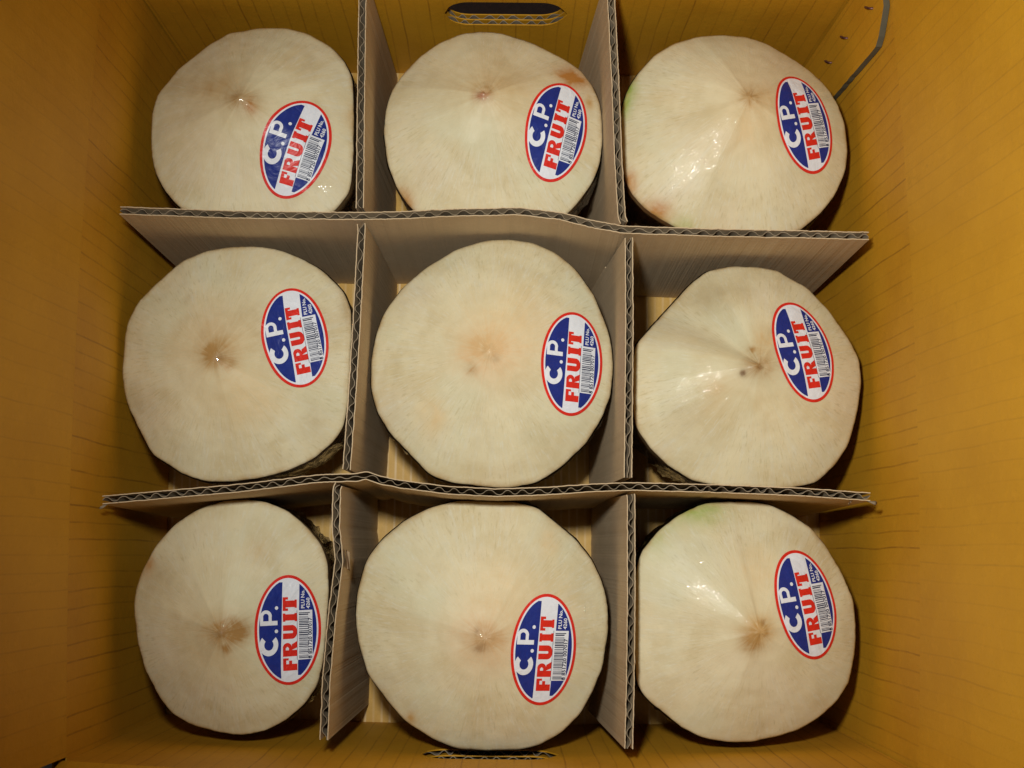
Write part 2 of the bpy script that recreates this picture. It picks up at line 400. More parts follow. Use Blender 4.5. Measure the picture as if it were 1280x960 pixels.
V = [(-0.197, -0.2000, 0), (0.195, -0.2000, 0), (0.195, 0.198, 0), (-0.197, 0.198, 0)]
V = V + [(x, y, -0.0079) for x, y, z in V]
build('bottom_panel', V, [(0, 1, 2, 3), (7, 6, 5, 4), (0, 4, 5, 1), (1, 5, 6, 2), (2, 6, 7, 3), (3, 7, 4, 0)], M['bottom'], box,
      uvs=[(v[0], v[1]) for v in V], smooth=False)

def make_wall(bot, top, hole=None, sgn=1.0):
    n = 140
    S = Sheet(bot, top, H, n)
    side = 1.0
    def zz(i, which):
        if not hole: return 0.07
        hx, hz, hw, hh = hole
        x = S.B[i].x
        r = hh
        d = abs(x - hx) - (hw - r)
        if abs(x - hx) >= hw: return hz
        e = r if d <= 0 else math.sqrt(max(0, r * r - d * d))
        return hz - e if which == 'lo' else hz + e
    V, F, U = [], [], []
    for o0, o1 in ((0.0, 0.0006), (BT / 2 - 0.0003, BT / 2 + 0.0003), (BT - 0.0006, BT)):
        if hole:
            S.slab(o0 * sgn, o1 * sgn, lambda i: 0.0005, lambda i: zz(i, 'lo'), V, F, U)
            S.slab(o0 * sgn, o1 * sgn, lambda i: zz(i, 'hi'), lambda i: H, V, F, U)
        else:
            S.slab(o0 * sgn, o1 * sgn, lambda i: 0.0005, lambda i: H, V, F, U)
    w = build('wall_panel', V, F, M['wall'], box, uvs=U, smooth=False)
    if hole:     # fluting cut open round the hand hole
        V, F, U = [], [], []
        S2 = Sheet(bot, top, H, 900)
        hx, hz, hw, hh = hole
        def inside(i): return abs(S2.B[i].x - hx) < hw - 0.0004
        def z2(i, which):
            x = S2.B[i].x
            d = abs(x - hx) - (hw - hh)
            e = hh if d <= 0 else math.sqrt(max(0, hh * hh - d * d))
            return hz - e if which == 'lo' else hz + e
        for c, ph in ((BT * 0.27, 0.0), (BT * 0.73, 1.4)):
            lam = 0.0072
            def w0(i, c=c, ph=ph): return sgn * (c + 0.0011 * math.sin(2 * math.pi * S2.B[i].x / lam + ph + 0.8 * math.sin(S2.B[i].x * 310)) - 0.0002)
            def w1(i, c=c, ph=ph): return w0(i) + sgn * 0.0004
            S2.slab(w0, w1, lambda i: max(0.002, z2(i, 'lo') - 0.03), lambda i: z2(i, 'lo') - 0.0002, V, F, U, inside)
            S2.slab(w0, w1, lambda i: z2(i, 'hi') + 0.0002, lambda i: min(H - 0.002, z2(i, 'hi') + 0.02), V, F, U, inside)
        build('fluting', V, F, M['flute'], w, smooth=False)
    return w

make_wall(right_b, right_t)
make_wall(left_b, left_t)
make_wall(south_b, south_t, hole=(-0.0005, 0.0930, 0.0320, 0.0130))
make_wall(north_b, north_t, hole=(0.0022, 0.0785, 0.0325, 0.0132))

def make_flap(top, lean, height, cut0, cut1):
    """Flap above the score line; lean is the outward slope, cut0/cut1 trim its two ends."""
    n = 60
    T, L = resample(top, n)
    N = normals2(T)
    m = 8
    V, F, U = [], [], []
    for j in range(m + 1):
        f = j / m
        z = H + 0.0007 + height * f
        # rolled score: the board dips out and in again over the first two millimetres
        for i in range(n):
            s = i / (n - 1)
            k = int(round(i))
            p = T[k] + N[k] * (-0.00025 + lean * height * f)
            d = (T[-1] - T[0]).normalized()
            p = p + d * (cut0 * f * (1 - s) - cut1 * f * s)
            p = p + N[k] * (0.0012 * math.sin(f * 2.5) * math.sin(s * 5.0))
            V.append((p.x, p.y, z)); U.append((L * s, z))
    q = len(V)
    for j in range(m + 1):
        for i in range(n):
            x, y, z = V[j * n + i]
            p = N[i] * BT
            V.append((x + p.x, y + p.y, z)); U.append(U[j * n + i])
    def idx(j, i, s): return s * q + j * n + i
    for s in (0, 1):
        for j in range(m):
            for i in range(n - 1):
                f = (idx(j, i, s), idx(j, i + 1, s), idx(j + 1, i + 1, s), idx(j + 1, i, s))
                F.append(f if s else f[::-1])
    for i in range(n - 1):
        F.append((idx(0, i, 0), idx(0, i + 1, 0), idx(0, i + 1, 1), idx(0, i, 1)))
        F.append((idx(m, i + 1, 0), idx(m, i, 0), idx(m, i, 1), idx(m, i + 1, 1)))
    for j in range(m):
        F.append((idx(j + 1, 0, 0), idx(j, 0, 0), idx(j, 0, 1), idx(j + 1, 0, 1)))
        F.append((idx(j, n - 1, 0), idx(j + 1, n - 1, 0), idx(j + 1, n - 1, 1), idx(j, n - 1, 1)))
    return build('flap', V, F, M['flap'], box, uvs=U, smooth=False)

make_flap(line(lambda y: (0.1880 + bulge(y, 0.0060), y), 0.1900, -0.1890), 0.05, 0.14, 0.001, -0.0012)
make_flap(line(lambda y: (-0.1868 - bulge(y, 0.0050) - 0.003 * y / 0.19, y), -0.1885, 0.1900), 0.05, 0.14, 0.0006, 0.001)
make_flap(south_t, 0.30, 0.14, 0.004, 0.004)
make_flap(north_t, 0.25, 0.14, 0.003, 0.003)

# the glued and stapled joint: a tab of the far wall lies on the right wall
RS = Sheet(right_b, right_t, H, 240)
def right_in(y, z, off=0.0):
    t = z / H
    a = 0.1838 + bulge(y, 0.0042); b = 0.1880 + bulge(y, 0.0060)
    return (a + (b - a) * t - off, y, z)
def tab_edge(z):
    if z < 0.135: return 0.1535 - 0.004 * z / 0.135
    return 0.1495 + (z - 0.135) * 1.1
V, F, U = [], [], []
rows = [0.001 + (0.148 - 0.001) * i / 30 for i in range(31)]
for z in rows:
    ye = tab_edge(z) + 0.0005 * noise.noise(Vector((z * 220, 3, 1)))
    for y in (ye, 0.1890):
        for off in (0.0004, 0.0034):
            V.append(right_in(y, z, off)); U.append((y + off, z))
FM = []
for j in range(30):
    a, b = j * 4, (j + 1) * 4
    F.append((a + 1, a + 3, b + 3, b + 1)); FM.append(0)
    F.append((a, b, b + 2, a + 2)); FM.append(0)
    F.append((a, a + 1, b + 1, b)); FM.append(1)
    F.append((a + 2, b + 2, b + 3, a + 3)); FM.append(0)
F += [(0, 2, 3, 1), (120, 121, 123, 122)]; FM += [0, 1]
build('joint_tab', V, F, [M['wall'], M['edge']], box, uvs=U, smooth=False, fmat=FM)

def tube(pts, r, seg=6):
    V, F = [], []
    P = [Vector(p) for p in pts]
    for i, p in enumerate(P):
        d = (P[min(i + 1, len(P) - 1)] - P[max(i - 1, 0)]).normalized()
        u = d.orthogonal().normalized(); v = d.cross(u)
        for k in range(seg):
            a = 2 * math.pi * k / seg
            V.append(p + u * (r * math.cos(a)) + v * (r * math.sin(a)))
    for i in range(len(P) - 1):
        for k in range(seg):
            F.append((i * seg + k, i * seg + (k + 1) % seg, (i + 1) * seg + (k + 1) % seg, (i + 1) * seg + k))
    F.append(tuple(range(seg))[::-1]); F.append(tuple(range((len(P) - 1) * seg, len(P) * seg)))
    return V, F
for (y, z) in ((0.1726, 0.0645), (0.1738, 0.0925), (0.1713, 0.1310), (0.1722, 0.0420)):
    pts = []
    for (a, h) in ((-0.0042, 0.0026), (-0.0036, 0.0046), (-0.001, 0.0050), (0.0018, 0.0052), (0.0036, 0.0046), (0.0040, 0.0020)):
        pts.append(right_in(y - a * 0.55, z + a * 0.95, h))
    v, f = tube(pts, 0.0006)
    build('staple', v, f, M['steel'], box)

# ---------------------------------------------------------------- corrugated dividers
ZD = 0.125
TH = 0.0040
LEAN = {'strip_n': (0.0, -0.0028), 'strip_s': (0.0, -0.0035), 'div_w': (0.0030, 0.0), 'div_e': (-0.0085, 0.0)}
def crossing(pa, pb):
    """Where two plan polylines cross."""
    for a, b in zip(pa, pa[1:]):
        for c, d in zip(pb, pb[1:]):
            a_, b_, c_, d_ = Vector(a), Vector(b), Vector(c), Vector(d)
            r, s = b_ - a_, d_ - c_
            den = r.x * s.y - r.y * s.x
            if abs(den) < 1e-12: continue
            q = c_ - a_
            t = (q.x * s.y - q.y * s.x) / den
            u = (q.x * r.y - q.y * r.x) / den
            if -0.001 <= t <= 1.001 and -0.001 <= u <= 1.001: return a_ + r * t
    return None
CROSS = {k: [] for k in PATH}
for a in ('strip_n', 'strip_s'):
    for b in ('div_w', 'div_e'):
        c = crossing(PATH[a], PATH[b])
        CROSS[a].append(c); CROSS[b].append(c)

def make_divider(key, label):
    top = PATH[key]
    lx, ly = LEAN[key]
    bot = [(x + lx, y + ly) for x, y in top]
    upright = key.startswith('div')       # these are slotted from above, the strips from below
    mid = top[len(top) // 2]
    root = tag(empty('cardboard_divider', (mid[0], mid[1], 0)), label, 'divider', 'corrugated dividers slotted across the box')
    n = 520
    S = Sheet(bot, top, ZD, n)
    sd = {'strip_n': 1, 'strip_s': 2, 'div_w': 3, 'div_e': 4}[key]
    def slot(i):
        return min((S.T[i] - c).length for c in CROSS[key])
    def hi(i):
        s = i / (n - 1)
        z = ZD + 0.0005 * noise.noise(Vector((s * 40, sd, 0))) + 0.0003 * noise.noise(Vector((s * 200, sd, 5)))
        return 0.0615 if upright and slot(i) < 0.0036 else z
    def lo(i):
        s = i / (n - 1)
        z = 0.0008
        if not upright and slot(i) < 0.0036: z = 0.0635
        return z
    h = TH / 2
    for a, b in ((-h, -h + 0.00045), (h - 0.00045, h)):
        V, F, U = [], [], []
        e = 50 if a > 0 else 80
        def wav(i): return 0.00022 * noise.noise(Vector((i * 0.16, sd, e))) + 0.00012 * noise.noise(Vector((i * 0.7, sd, e)))
        def hi2(i): return hi(i) + 0.0005 * noise.noise(Vector((i * 0.45, sd, e))) - 0.0011 * max(0, noise.noise(Vector((i * 0.11, sd, e + 3))) - 0.25)
        S.slab(lambda i: a + wav(i), lambda i: b + wav(i), lo, hi2, V, F, U)
        build('liner', V, F, M['board'], root, uvs=U, smooth=False)
    lam = 0.0079
    amp = h - 0.00075
    def w(i):
        s = S.len * i / (n - 1)
        ph = 2 * math.pi * s / lam + 2.6 * noise.noise(Vector((s * 55, sd, 2)))
        crush = 0.80 + 0.32 * noise.noise(Vector((s * 90, sd, 9)))
        k = math.sin(ph)
        k = math.copysign(abs(k) ** 0.75, k)
        sq = noise.noise(Vector((s * 22, sd, 31)))
        flat = 1.0 if sq < 0.18 else max(0.35, 1.0 - 2.6 * (sq - 0.18))
        return amp * min(1.0, crush) * k * flat + 0.0004 * noise.noise(Vector((s * 160, sd, 12))) * flat
    V, F, U = [], [], []
    S.slab(lambda i: w(i) - 0.00017, lambda i: w(i) + 0.00017, lambda i: lo(i) + 0.0004, lambda i: hi(i) - 0.0002 - 0.0006 * abs(noise.noise(Vector((i * 0.05, sd, 4)))), V, F, U)
    build('fluting', V, F, M['flute'], root, smooth=False)
    return root, S

DIV = {}
DIV['strip_n'] = make_divider('strip_n', 'cardboard divider crossing the box between the row by the stapled corner and the middle row')
DIV['strip_s'] = make_divider('strip_s', 'cardboard divider with a sharp kink and frayed ends, crossing the box between two rows')
DIV['div_w'] = make_divider('div_w', 'crooked cardboard divider bent sideways with a torn scrap on its top edge')
DIV['div_e'] = make_divider('div_e', 'straighter cardboard divider slotted through both strips, between the hand holes and the brighter wall')

# torn scraps of liner standing up from the crooked divider and from the frayed strip ends
def scrap(parent, pts, name='torn_paper', mat=None):
    """A small curled tongue of paper through the given (x, y, z) left/right pairs."""
    V, F = [], []
    for a, b in pts:
        V += [Vector(a), Vector(b)]
    k = len(V)
    V += [v + Vector((0.0003, 0.0002, 0.0003)) for v in V]
    m = len(pts)
    for j in range(m - 1):
        F.append((2 * j, 2 * j + 1, 2 * j + 3, 2 * j + 2))
        F.append((k + 2 * j, k + 2 * j + 2, k + 2 * j + 3, k + 2 * j + 1))
        F.append((2 * j, 2 * j + 2, k + 2 * j + 2, k + 2 * j)); F.append((2 * j + 1, k + 2 * j + 1, k + 2 * j + 3, 2 * j + 3))
    F += [(0, k, k + 1, 1), (2 * m - 2, 2 * m - 1, k + 2 * m - 1, k + 2 * m - 2)]
    build(name, V, F, mat or M['board'], parent)
scrap(DIV['div_w'][0], [((-0.0690, -0.098, 0.119), (-0.0690, -0.106, 0.1185)), ((-0.0675, -0.0985, 0.1255), (-0.0675, -0.1065, 0.125)), ((-0.0662, -0.099, 0.1275), (-0.0660, -0.1075, 0.1255))])
scrap(DIV['strip_s'][0], [((0.1770, -0.0727, 0.124), (0.1786, -0.0727, 0.124)), ((0.1792, -0.0740, 0.1262), (0.1806, -0.0728, 0.1258)), ((0.1806, -0.0748, 0.1255), (0.1812, -0.0738, 0.1256))], mat=M['flute'])
scrap(DIV['strip_s'][0], [((0.1700, -0.0722, 0.122), (0.1712, -0.0722, 0.122)), ((0.1702, -0.0732, 0.1185), (0.1711, -0.0731, 0.1185)), ((0.1704, -0.0742, 0.117), (0.1709, -0.0741, 0.117))], mat=M['flute'])
scrap(DIV['strip_s'][0], [((-0.1832, -0.0779, 0.124), (-0.1815, -0.0777, 0.124)), ((-0.1845, -0.0790, 0.1255), (-0.1828, -0.0792, 0.125)), ((-0.1852, -0.0797, 0.1245), (-0.1842, -0.0800, 0.1245))], mat=M['flute'])

# ---------------------------------------------------------------- coconuts
ZA, ZR = 0.1220, 0.0940

def y_on(key, x, z):
    """Plan position of a divider's middle at height z (strips: y at x)."""
    lx, ly = LEAN[key]
    k = 1 - z / ZD
    P = [(a + lx * k, b + ly * k) for a, b in PATH[key]]
    for (a, b), (c, d) in zip(P, P[1:]):
        if a <= x <= c: return b + (d - b) * (x - a) / (c - a)
    return P[0][1] if x < P[0][0] else P[-1][1]
def x_on(key, y, z):
    lx, ly = LEAN[key]
    k = 1 - z / ZD
    P = [(a + lx * k, b + ly * k) for a, b in PATH[key]]
    for (a, b), (c, d) in zip(P, P[1:]):
        if d <= y <= b: return a + (c - a) * (b - y) / (b - d)
    return P[0][0] if y > P[0][1] else P[-1][0]

def clamp_cell(key, x, y, z, gap):
    """Keep a point of a coconut inside its cell of the box."""
    row, colm = key
    g = TH / 2 + gap
    lim = 0.0006 + gap
    if colm == '1':
        x = min(x, x_on('div_w', y, z) - g); x = max(x, -0.1872 - bulge(y, 0.0040) + lim)
    elif colm == '2':
        x = max(x, x_on('div_w', y, z) + g); x = min(x, x_on('div_e', y, z) - g)
    else:
        x = max(x, x_on('div_e', y, z) + g); x = min(x, 0.1838 + bulge(y, 0.0040) - lim)
    if row == '1':
        y = max(y, y_on('strip_n', x, z) + g); y = min(y, 0.1905 - lim)
    elif row == '2':
        y = min(y, y_on('strip_n', x, z) - g); y = max(y, y_on('strip_s', x, z) + g)
    else:
        y = min(y, y_on('strip_s', x, z) - g); y = max(y, -0.1900 - bulge(x, 0.0036) + lim)
    return x, y

NA = 192
# uneven knife cuts: (direction, half width in degrees, lift of the rim, straightness of the slope)
LOBES = {
 '13': [(225, 75, 0.0065, 0.72), (150, 50, 0.004, 0.8)],
 '23': [(193, 62, 0.0095, 0.58), (132, 36, -0.007, 0.95), (265, 45, 0.003, 0.8)],
 '33': [(150, 75, 0.0085, 0.62), (215, 50, 0.004, 0.8)],
 '11': [(298, 70, -0.005, 1.0)], '12': [(270, 80, -0.005, 1.0)], '21': [(0, 70, -0.003, 1.0)], '31': [(20, 70, -0.003, 1.0)],
}
class Nut:
    def __init__(self, key, dz, ridges, a):
        self.key, self.tip = key, Vector(TIP[key])
        self.za, self.zr, self.a = ZA + dz, ZR + dz, a
        self.ridges = ridges
        pts = []
        for x, y in RIM[key]:
            x, y = clamp_cell(key, x, y, self.zr, 0.0004)
            d = Vector((x, y)) - self.tip
            pts.append((math.atan2(d.y, d.x) % (2 * math.pi), d.length))
        pts.sort()
        ext = [(pts[-1][0] - 2 * math.pi, pts[-1][1])] + pts + [(pts[0][0] + 2 * math.pi, pts[0][1])]
        R = []
        k = 0
        for i in range(NA):
            th = 2 * math.pi * i / NA
            k = 0
            while ext[k + 1][0] < th: k += 1
            (t0, r0), (t1, r1) = ext[k], ext[k + 1]
            # straight chords between the measured points
            p0 = Vector((r0 * math.cos(t0), r0 * math.sin(t0))); p1 = Vector((r1 * math.cos(t1), r1 * math.sin(t1)))
            d = Vector((math.cos(th), math.sin(th))); e = p1 - p0
            den = d.x * e.y - d.y * e.x
            R.append((p0.x * e.y - p0.y * e.x) / den if abs(den) > 1e-9 else r0)
        for _ in range(2):
            R = [(R[i - 1] + 2 * R[i] + R[(i + 1) % NA]) / 4 for i in range(NA)]
        self.seed = int(key) * 1.37
        # nicks and fibres along the cut rim
        self.R = [R[i] - 0.0007 * abs(noise.noise(Vector((3 * math.cos(2 * math.pi * i / NA), 3 * math.sin(2 * math.pi * i / NA), self.seed))))
                  - 0.0003 * max(0, noise.noise(Vector((25 * math.cos(2 * math.pi * i / NA), 25 * math.sin(2 * math.pi * i / NA), self.seed)))) for i in range(NA)]
    def rad(self, th):
        f = (th / (2 * math.pi) * NA) % NA
        i = int(f)
        return self.R[i % NA] * (1 - f + i) + self.R[(i + 1) % NA] * (f - i)
    def height(self, x, y):
        dx, dy = x - self.tip.x, y - self.tip.y
        r = math.hypot(dx, dy)
        th = math.atan2(dy, dx) % (2 * math.pi)
        t = r / self.rad(th)
        zr, a = self.zr, self.a
        for (deg, wd, lift, aa) in LOBES.get(self.key, ()):
            d = abs((math.degrees(th) - deg + 180) % 360 - 180)
            if d < wd:
                w = 0.5 + 0.5 * math.cos(math.pi * d / wd)
                zr += lift * w; a += (aa - a) * w
        z = zr + (self.za - zr) * (1 - a * t - (1 - a) * t ** 3)
        for (deg, wd, amp) in self.ridges:
            d = abs((math.degrees(th) - deg + 180) % 360 - 180)
            if d < wd:
                z += amp * (1 - d / wd) * max(0, t * (1 - t)) * 4
        # flat strokes of the knife meeting in low ridges
        q = (math.degrees(th) / 360 * 8 + 0.7 * noise.noise(Vector((math.cos(th), math.sin(th), self.seed + 2)))) % 1.0
        z += 0.0007 * (1 - 4 * abs(q - 0.5) * (1 - abs(q - 0.5)) - 0.5) * max(0, t * (1.1 - t)) * 2.5
        nv = Vector((x * 38, y * 38, self.seed))
        z += 0.0011 * noise.noise(nv) * max(0, min(1, t * 3)) * max(0, 1.15 - t)
        z += 0.00022 * noise.noise(Vector((x * 190, y * 190, self.seed))) * (1 if t < 1 else 0)
        # knobbly stem scar right at the tip
        z += (0.0003 if self.key in ('11', '21', '31') else 0.0009) * math.exp(-(r / 0.0034) ** 2) * (0.2 + 2.0 * noise.noise(Vector((x * 420, y * 420, self.seed + 4))))
        return z

BROWN = (0.31, 0.17, 0.05); ORANGE = (0.50, 0.30, 0.10); PINK = (0.62, 0.41, 0.21); DARK = (0.10, 0.05, 0.02)
GREEN = (0.30, 0.38, 0.09); RUST = (0.42, 0.17, 0.03); TAN = (0.44, 0.35, 0.19); WINE = (0.25, 0.045, 0.035); WARM = (0.66, 0.49, 0.25)

# stains: (dx, dy from the tip in mm, radius in mm, stretch along x, colour, strength)
STAINS = {
 '11': [(0, 0, 7, 1.3, BROWN, .55), (-14, 10, 9, 1.4, ORANGE, .35), (5, -4, 3, 1, RUST, .5), (-20, 8, 14, 1, TAN, .3), (30, 26, 8, .5, TAN, .4), (52, 2, 6, .5, ORANGE, .4)],
 '12': [(0, 3, 13, 1.6, ORANGE, .3), (-2, 0, 2.6, 1.5, WINE, .75), (1, 5, 3, 1, BROWN, .55), (44, 19, 7, 1.3, RUST, .9), (53, 6, 4, .6, ORANGE, .7), (-44, -50, 9, .7, RUST, .8), (5, 12, 15, 1.5, TAN, .35), (-35, 12, 10, 1.8, TAN, .2)],
 '13': [(0, 1, 5, 1, BROWN, .6), (8, 2, 9, 1.6, ORANGE, .35), (0, -14, 12, 1, WARM, .4), (-60, 16, 9, .55, (0.22, 0.34, 0.05), 1.0), (-61, 5, 7, .5, GREEN, .8), (-58, -38, 6, .6, RUST, .85), (-46, -55, 7, 1.2, RUST, .9), (-33, -62, 6, 1.5, GREEN, .35)],
 '21': [(0, 2, 6.5, 1, BROWN, 1.0), (7, -2, 3, 1, BROWN, .8), (2, 0, 2.0, 1, DARK, .7), (0, 8, 15, 1.2, ORANGE, .32), (20, 20, 14, 2, TAN, .35), (14, -18, 16, 1.4, WARM, .4), (-48, -20, 9, 1.6, TAN, .4), (44, -30, 10, .7, TAN, .35), (58, 30, 7, .5, TAN, .5)],
 '22': [(0, 0, 14, 1.2, PINK, .65), (-4, 3, 6, 1.2, ORANGE, .6), (-9, -8, 3, 1, BROWN, .5), (3, -3, 2, 1, DARK, .3), (-28, -30, 10, .8, WARM, .5), (8, 14, 16, 1.2, WARM, .45)],
 '23': [(0, 0, 7, 1.3, BROWN, .6), (-8, -4, 1.5, 1, DARK, .8), (0, -1, 1.3, 1, DARK, .75), (-3, 8, 1.5, 1, BROWN, .8), (3, 12, 8, .8, ORANGE, .45), (-20, -12, 8, 1, ORANGE, .3), (-18, 40, 10, 1.6, TAN, .5), (-35, -24, 11, 1, TAN, .35)],
 '31': [(3, 1, 6, 1.4, BROWN, 1.0), (7, 0, 3.5, 1.3, BROWN, .6), (2, -7, 3, .7, BROWN, .8), (0, 0, 1.4, 1.2, DARK, .6), (-8, -2, 16, 1, ORANGE, .3), (-44, 30, 5, .6, RUST, .7), (-36, 24, 9, 1.2, TAN, .5), (12, 40, 10, .7, ORANGE, .25), (28, -46, 8, .8, TAN, .5)],
 '32': [(0, 0, 14, 1.1, PINK, .6), (0, 0, 5.5, 1.4, BROWN, .6), (-3, -5, 2, 1.5, DARK, .5), (-4, 3, 1.6, .6, DARK, .5), (-36, -40, 3, .7, ORANGE, .7), (30, 45, 8, .7, WARM, .5), (6, 22, 18, 1, WARM, .4)],
 '33': [(0, 1, 6, 1.3, ORANGE, .8), (-3, -5, 6, 1, BROWN, .7), (2, 4, 1.5, 1, DARK, .5), (-26, 58, 8, 1.7, GREEN, .7), (-48, 46, 9, 1, GREEN, .35), (0, 30, 14, 1, WARM, .35)],
}
RIDGES = {
 '11': [(200, 40, .0008), (75, 35, .0008)], '12': [(165, 40, .0012), (10, 45, .0010), (265, 60, .0008)],
 '13': [(228, 42, .0016), (30, 40, .0008)], '21': [(315, 45, .0008), (45, 50, .0010)], '22': [(90, 60, .0005)],
 '23': [(190, 34, .0010), (110, 45, .0012), (245, 40, .0008)], '31': [(90, 40, .0006), (250, 40, .0007)], '32': [(60, 50, .0005)],
 '33': [(136, 40, .0018), (35, 45, .0006)],
}
NLABEL = {
 '11': 'coconut with faint tan tip pressed against a divider, in the corner opposite the ridged coconut',
 '12': 'coconut with a wine-red nick at its tip and rusty rim, below the open hand hole',
 '13': 'coconut with green and rust-stained rim in the stapled corner of the box',
 '21': 'coconut with dark brown tip stain in the middle row, against the dimmer box wall',
 '22': 'coconut with a pinkish tip in the central cell, enclosed by dividers on all four sides',
 '23': 'coconut with shiny crinkled film and dark specks at its tip, middle row, brighter wall',
 '31': 'smallest coconut, with a chipped brown rim, in the corner beside the crooked divider',
 '32': 'largest coconut, with a raised curl at its tip, overlapping a hand hole',
 '33': 'coconut with a long glinting ridge and greenish rim, by the frayed strip end',
}
CONE = {'11': .86, '12': .86, '13': .74, '21': .82, '22': .70, '23': .70, '31': .84, '32': .72, '33': .72}
DZ = {'11': 0.0, '12': 0.0, '13': 0.0, '21': 0.0, '22': 0.001, '23': 0.0, '31': -0.001, '32': 0.003, '33': 0.0}

def add_stain(o, nut, world):
    at = o.data.attributes.new('stain', 'FLOAT_COLOR', 'POINT')
    vals = []
    for v in world:
        c, al = [0, 0, 0], 0.0
        x, y = (v[0] - nut.tip.x) * 1000, (v[1] - nut.tip.y) * 1000
        for (dx, dy, rr, sx, colr, st) in STAINS[nut.key]:
            q = ((x - dx) / (rr * sx)) ** 2 + ((y - dy) / rr) ** 2
            if q < 6:
                wgt = st * math.exp(-q)
                for j in range(3): c[j] = (c[j] * al + colr[j] * wgt) / (al + wgt + 1e-9)
                al = 1 - (1 - al) * (1 - wgt)
        vals += [c[0], c[1], c[2], al]
    at.data.foreach_set('color', vals)

WRINKLE = {
 '11': [(-38, -28, 3), (40, -38, 3)], '12': [(-52, -8, 4)], '13': [(-24, -26, 8), (-15, -15, 5), (-33, -36, 5), (-8, -8, 4)], '21': [(46, 24, 2.0)],
 '22': [(57, -4, 5), (56, -14, 5), (2, 1, 4)], '23': [(-24, -5, 13), (-26, -13, 8), (-2, 0, 3)], '31': [(-45, 20, 4)],
 '32': [(50, 22, 9), (51, 10, 7), (52, -2, 7), (0, 0, 4), (-46, -30, 4)], '33': [(-16, 58, 8), (-18, 45, 6), (-20, 33, 6), (-14, 12, 8), (-22, 18, 8), (-7, 6, 5), (-6, -50, 4), (4, -54, 4)],
}

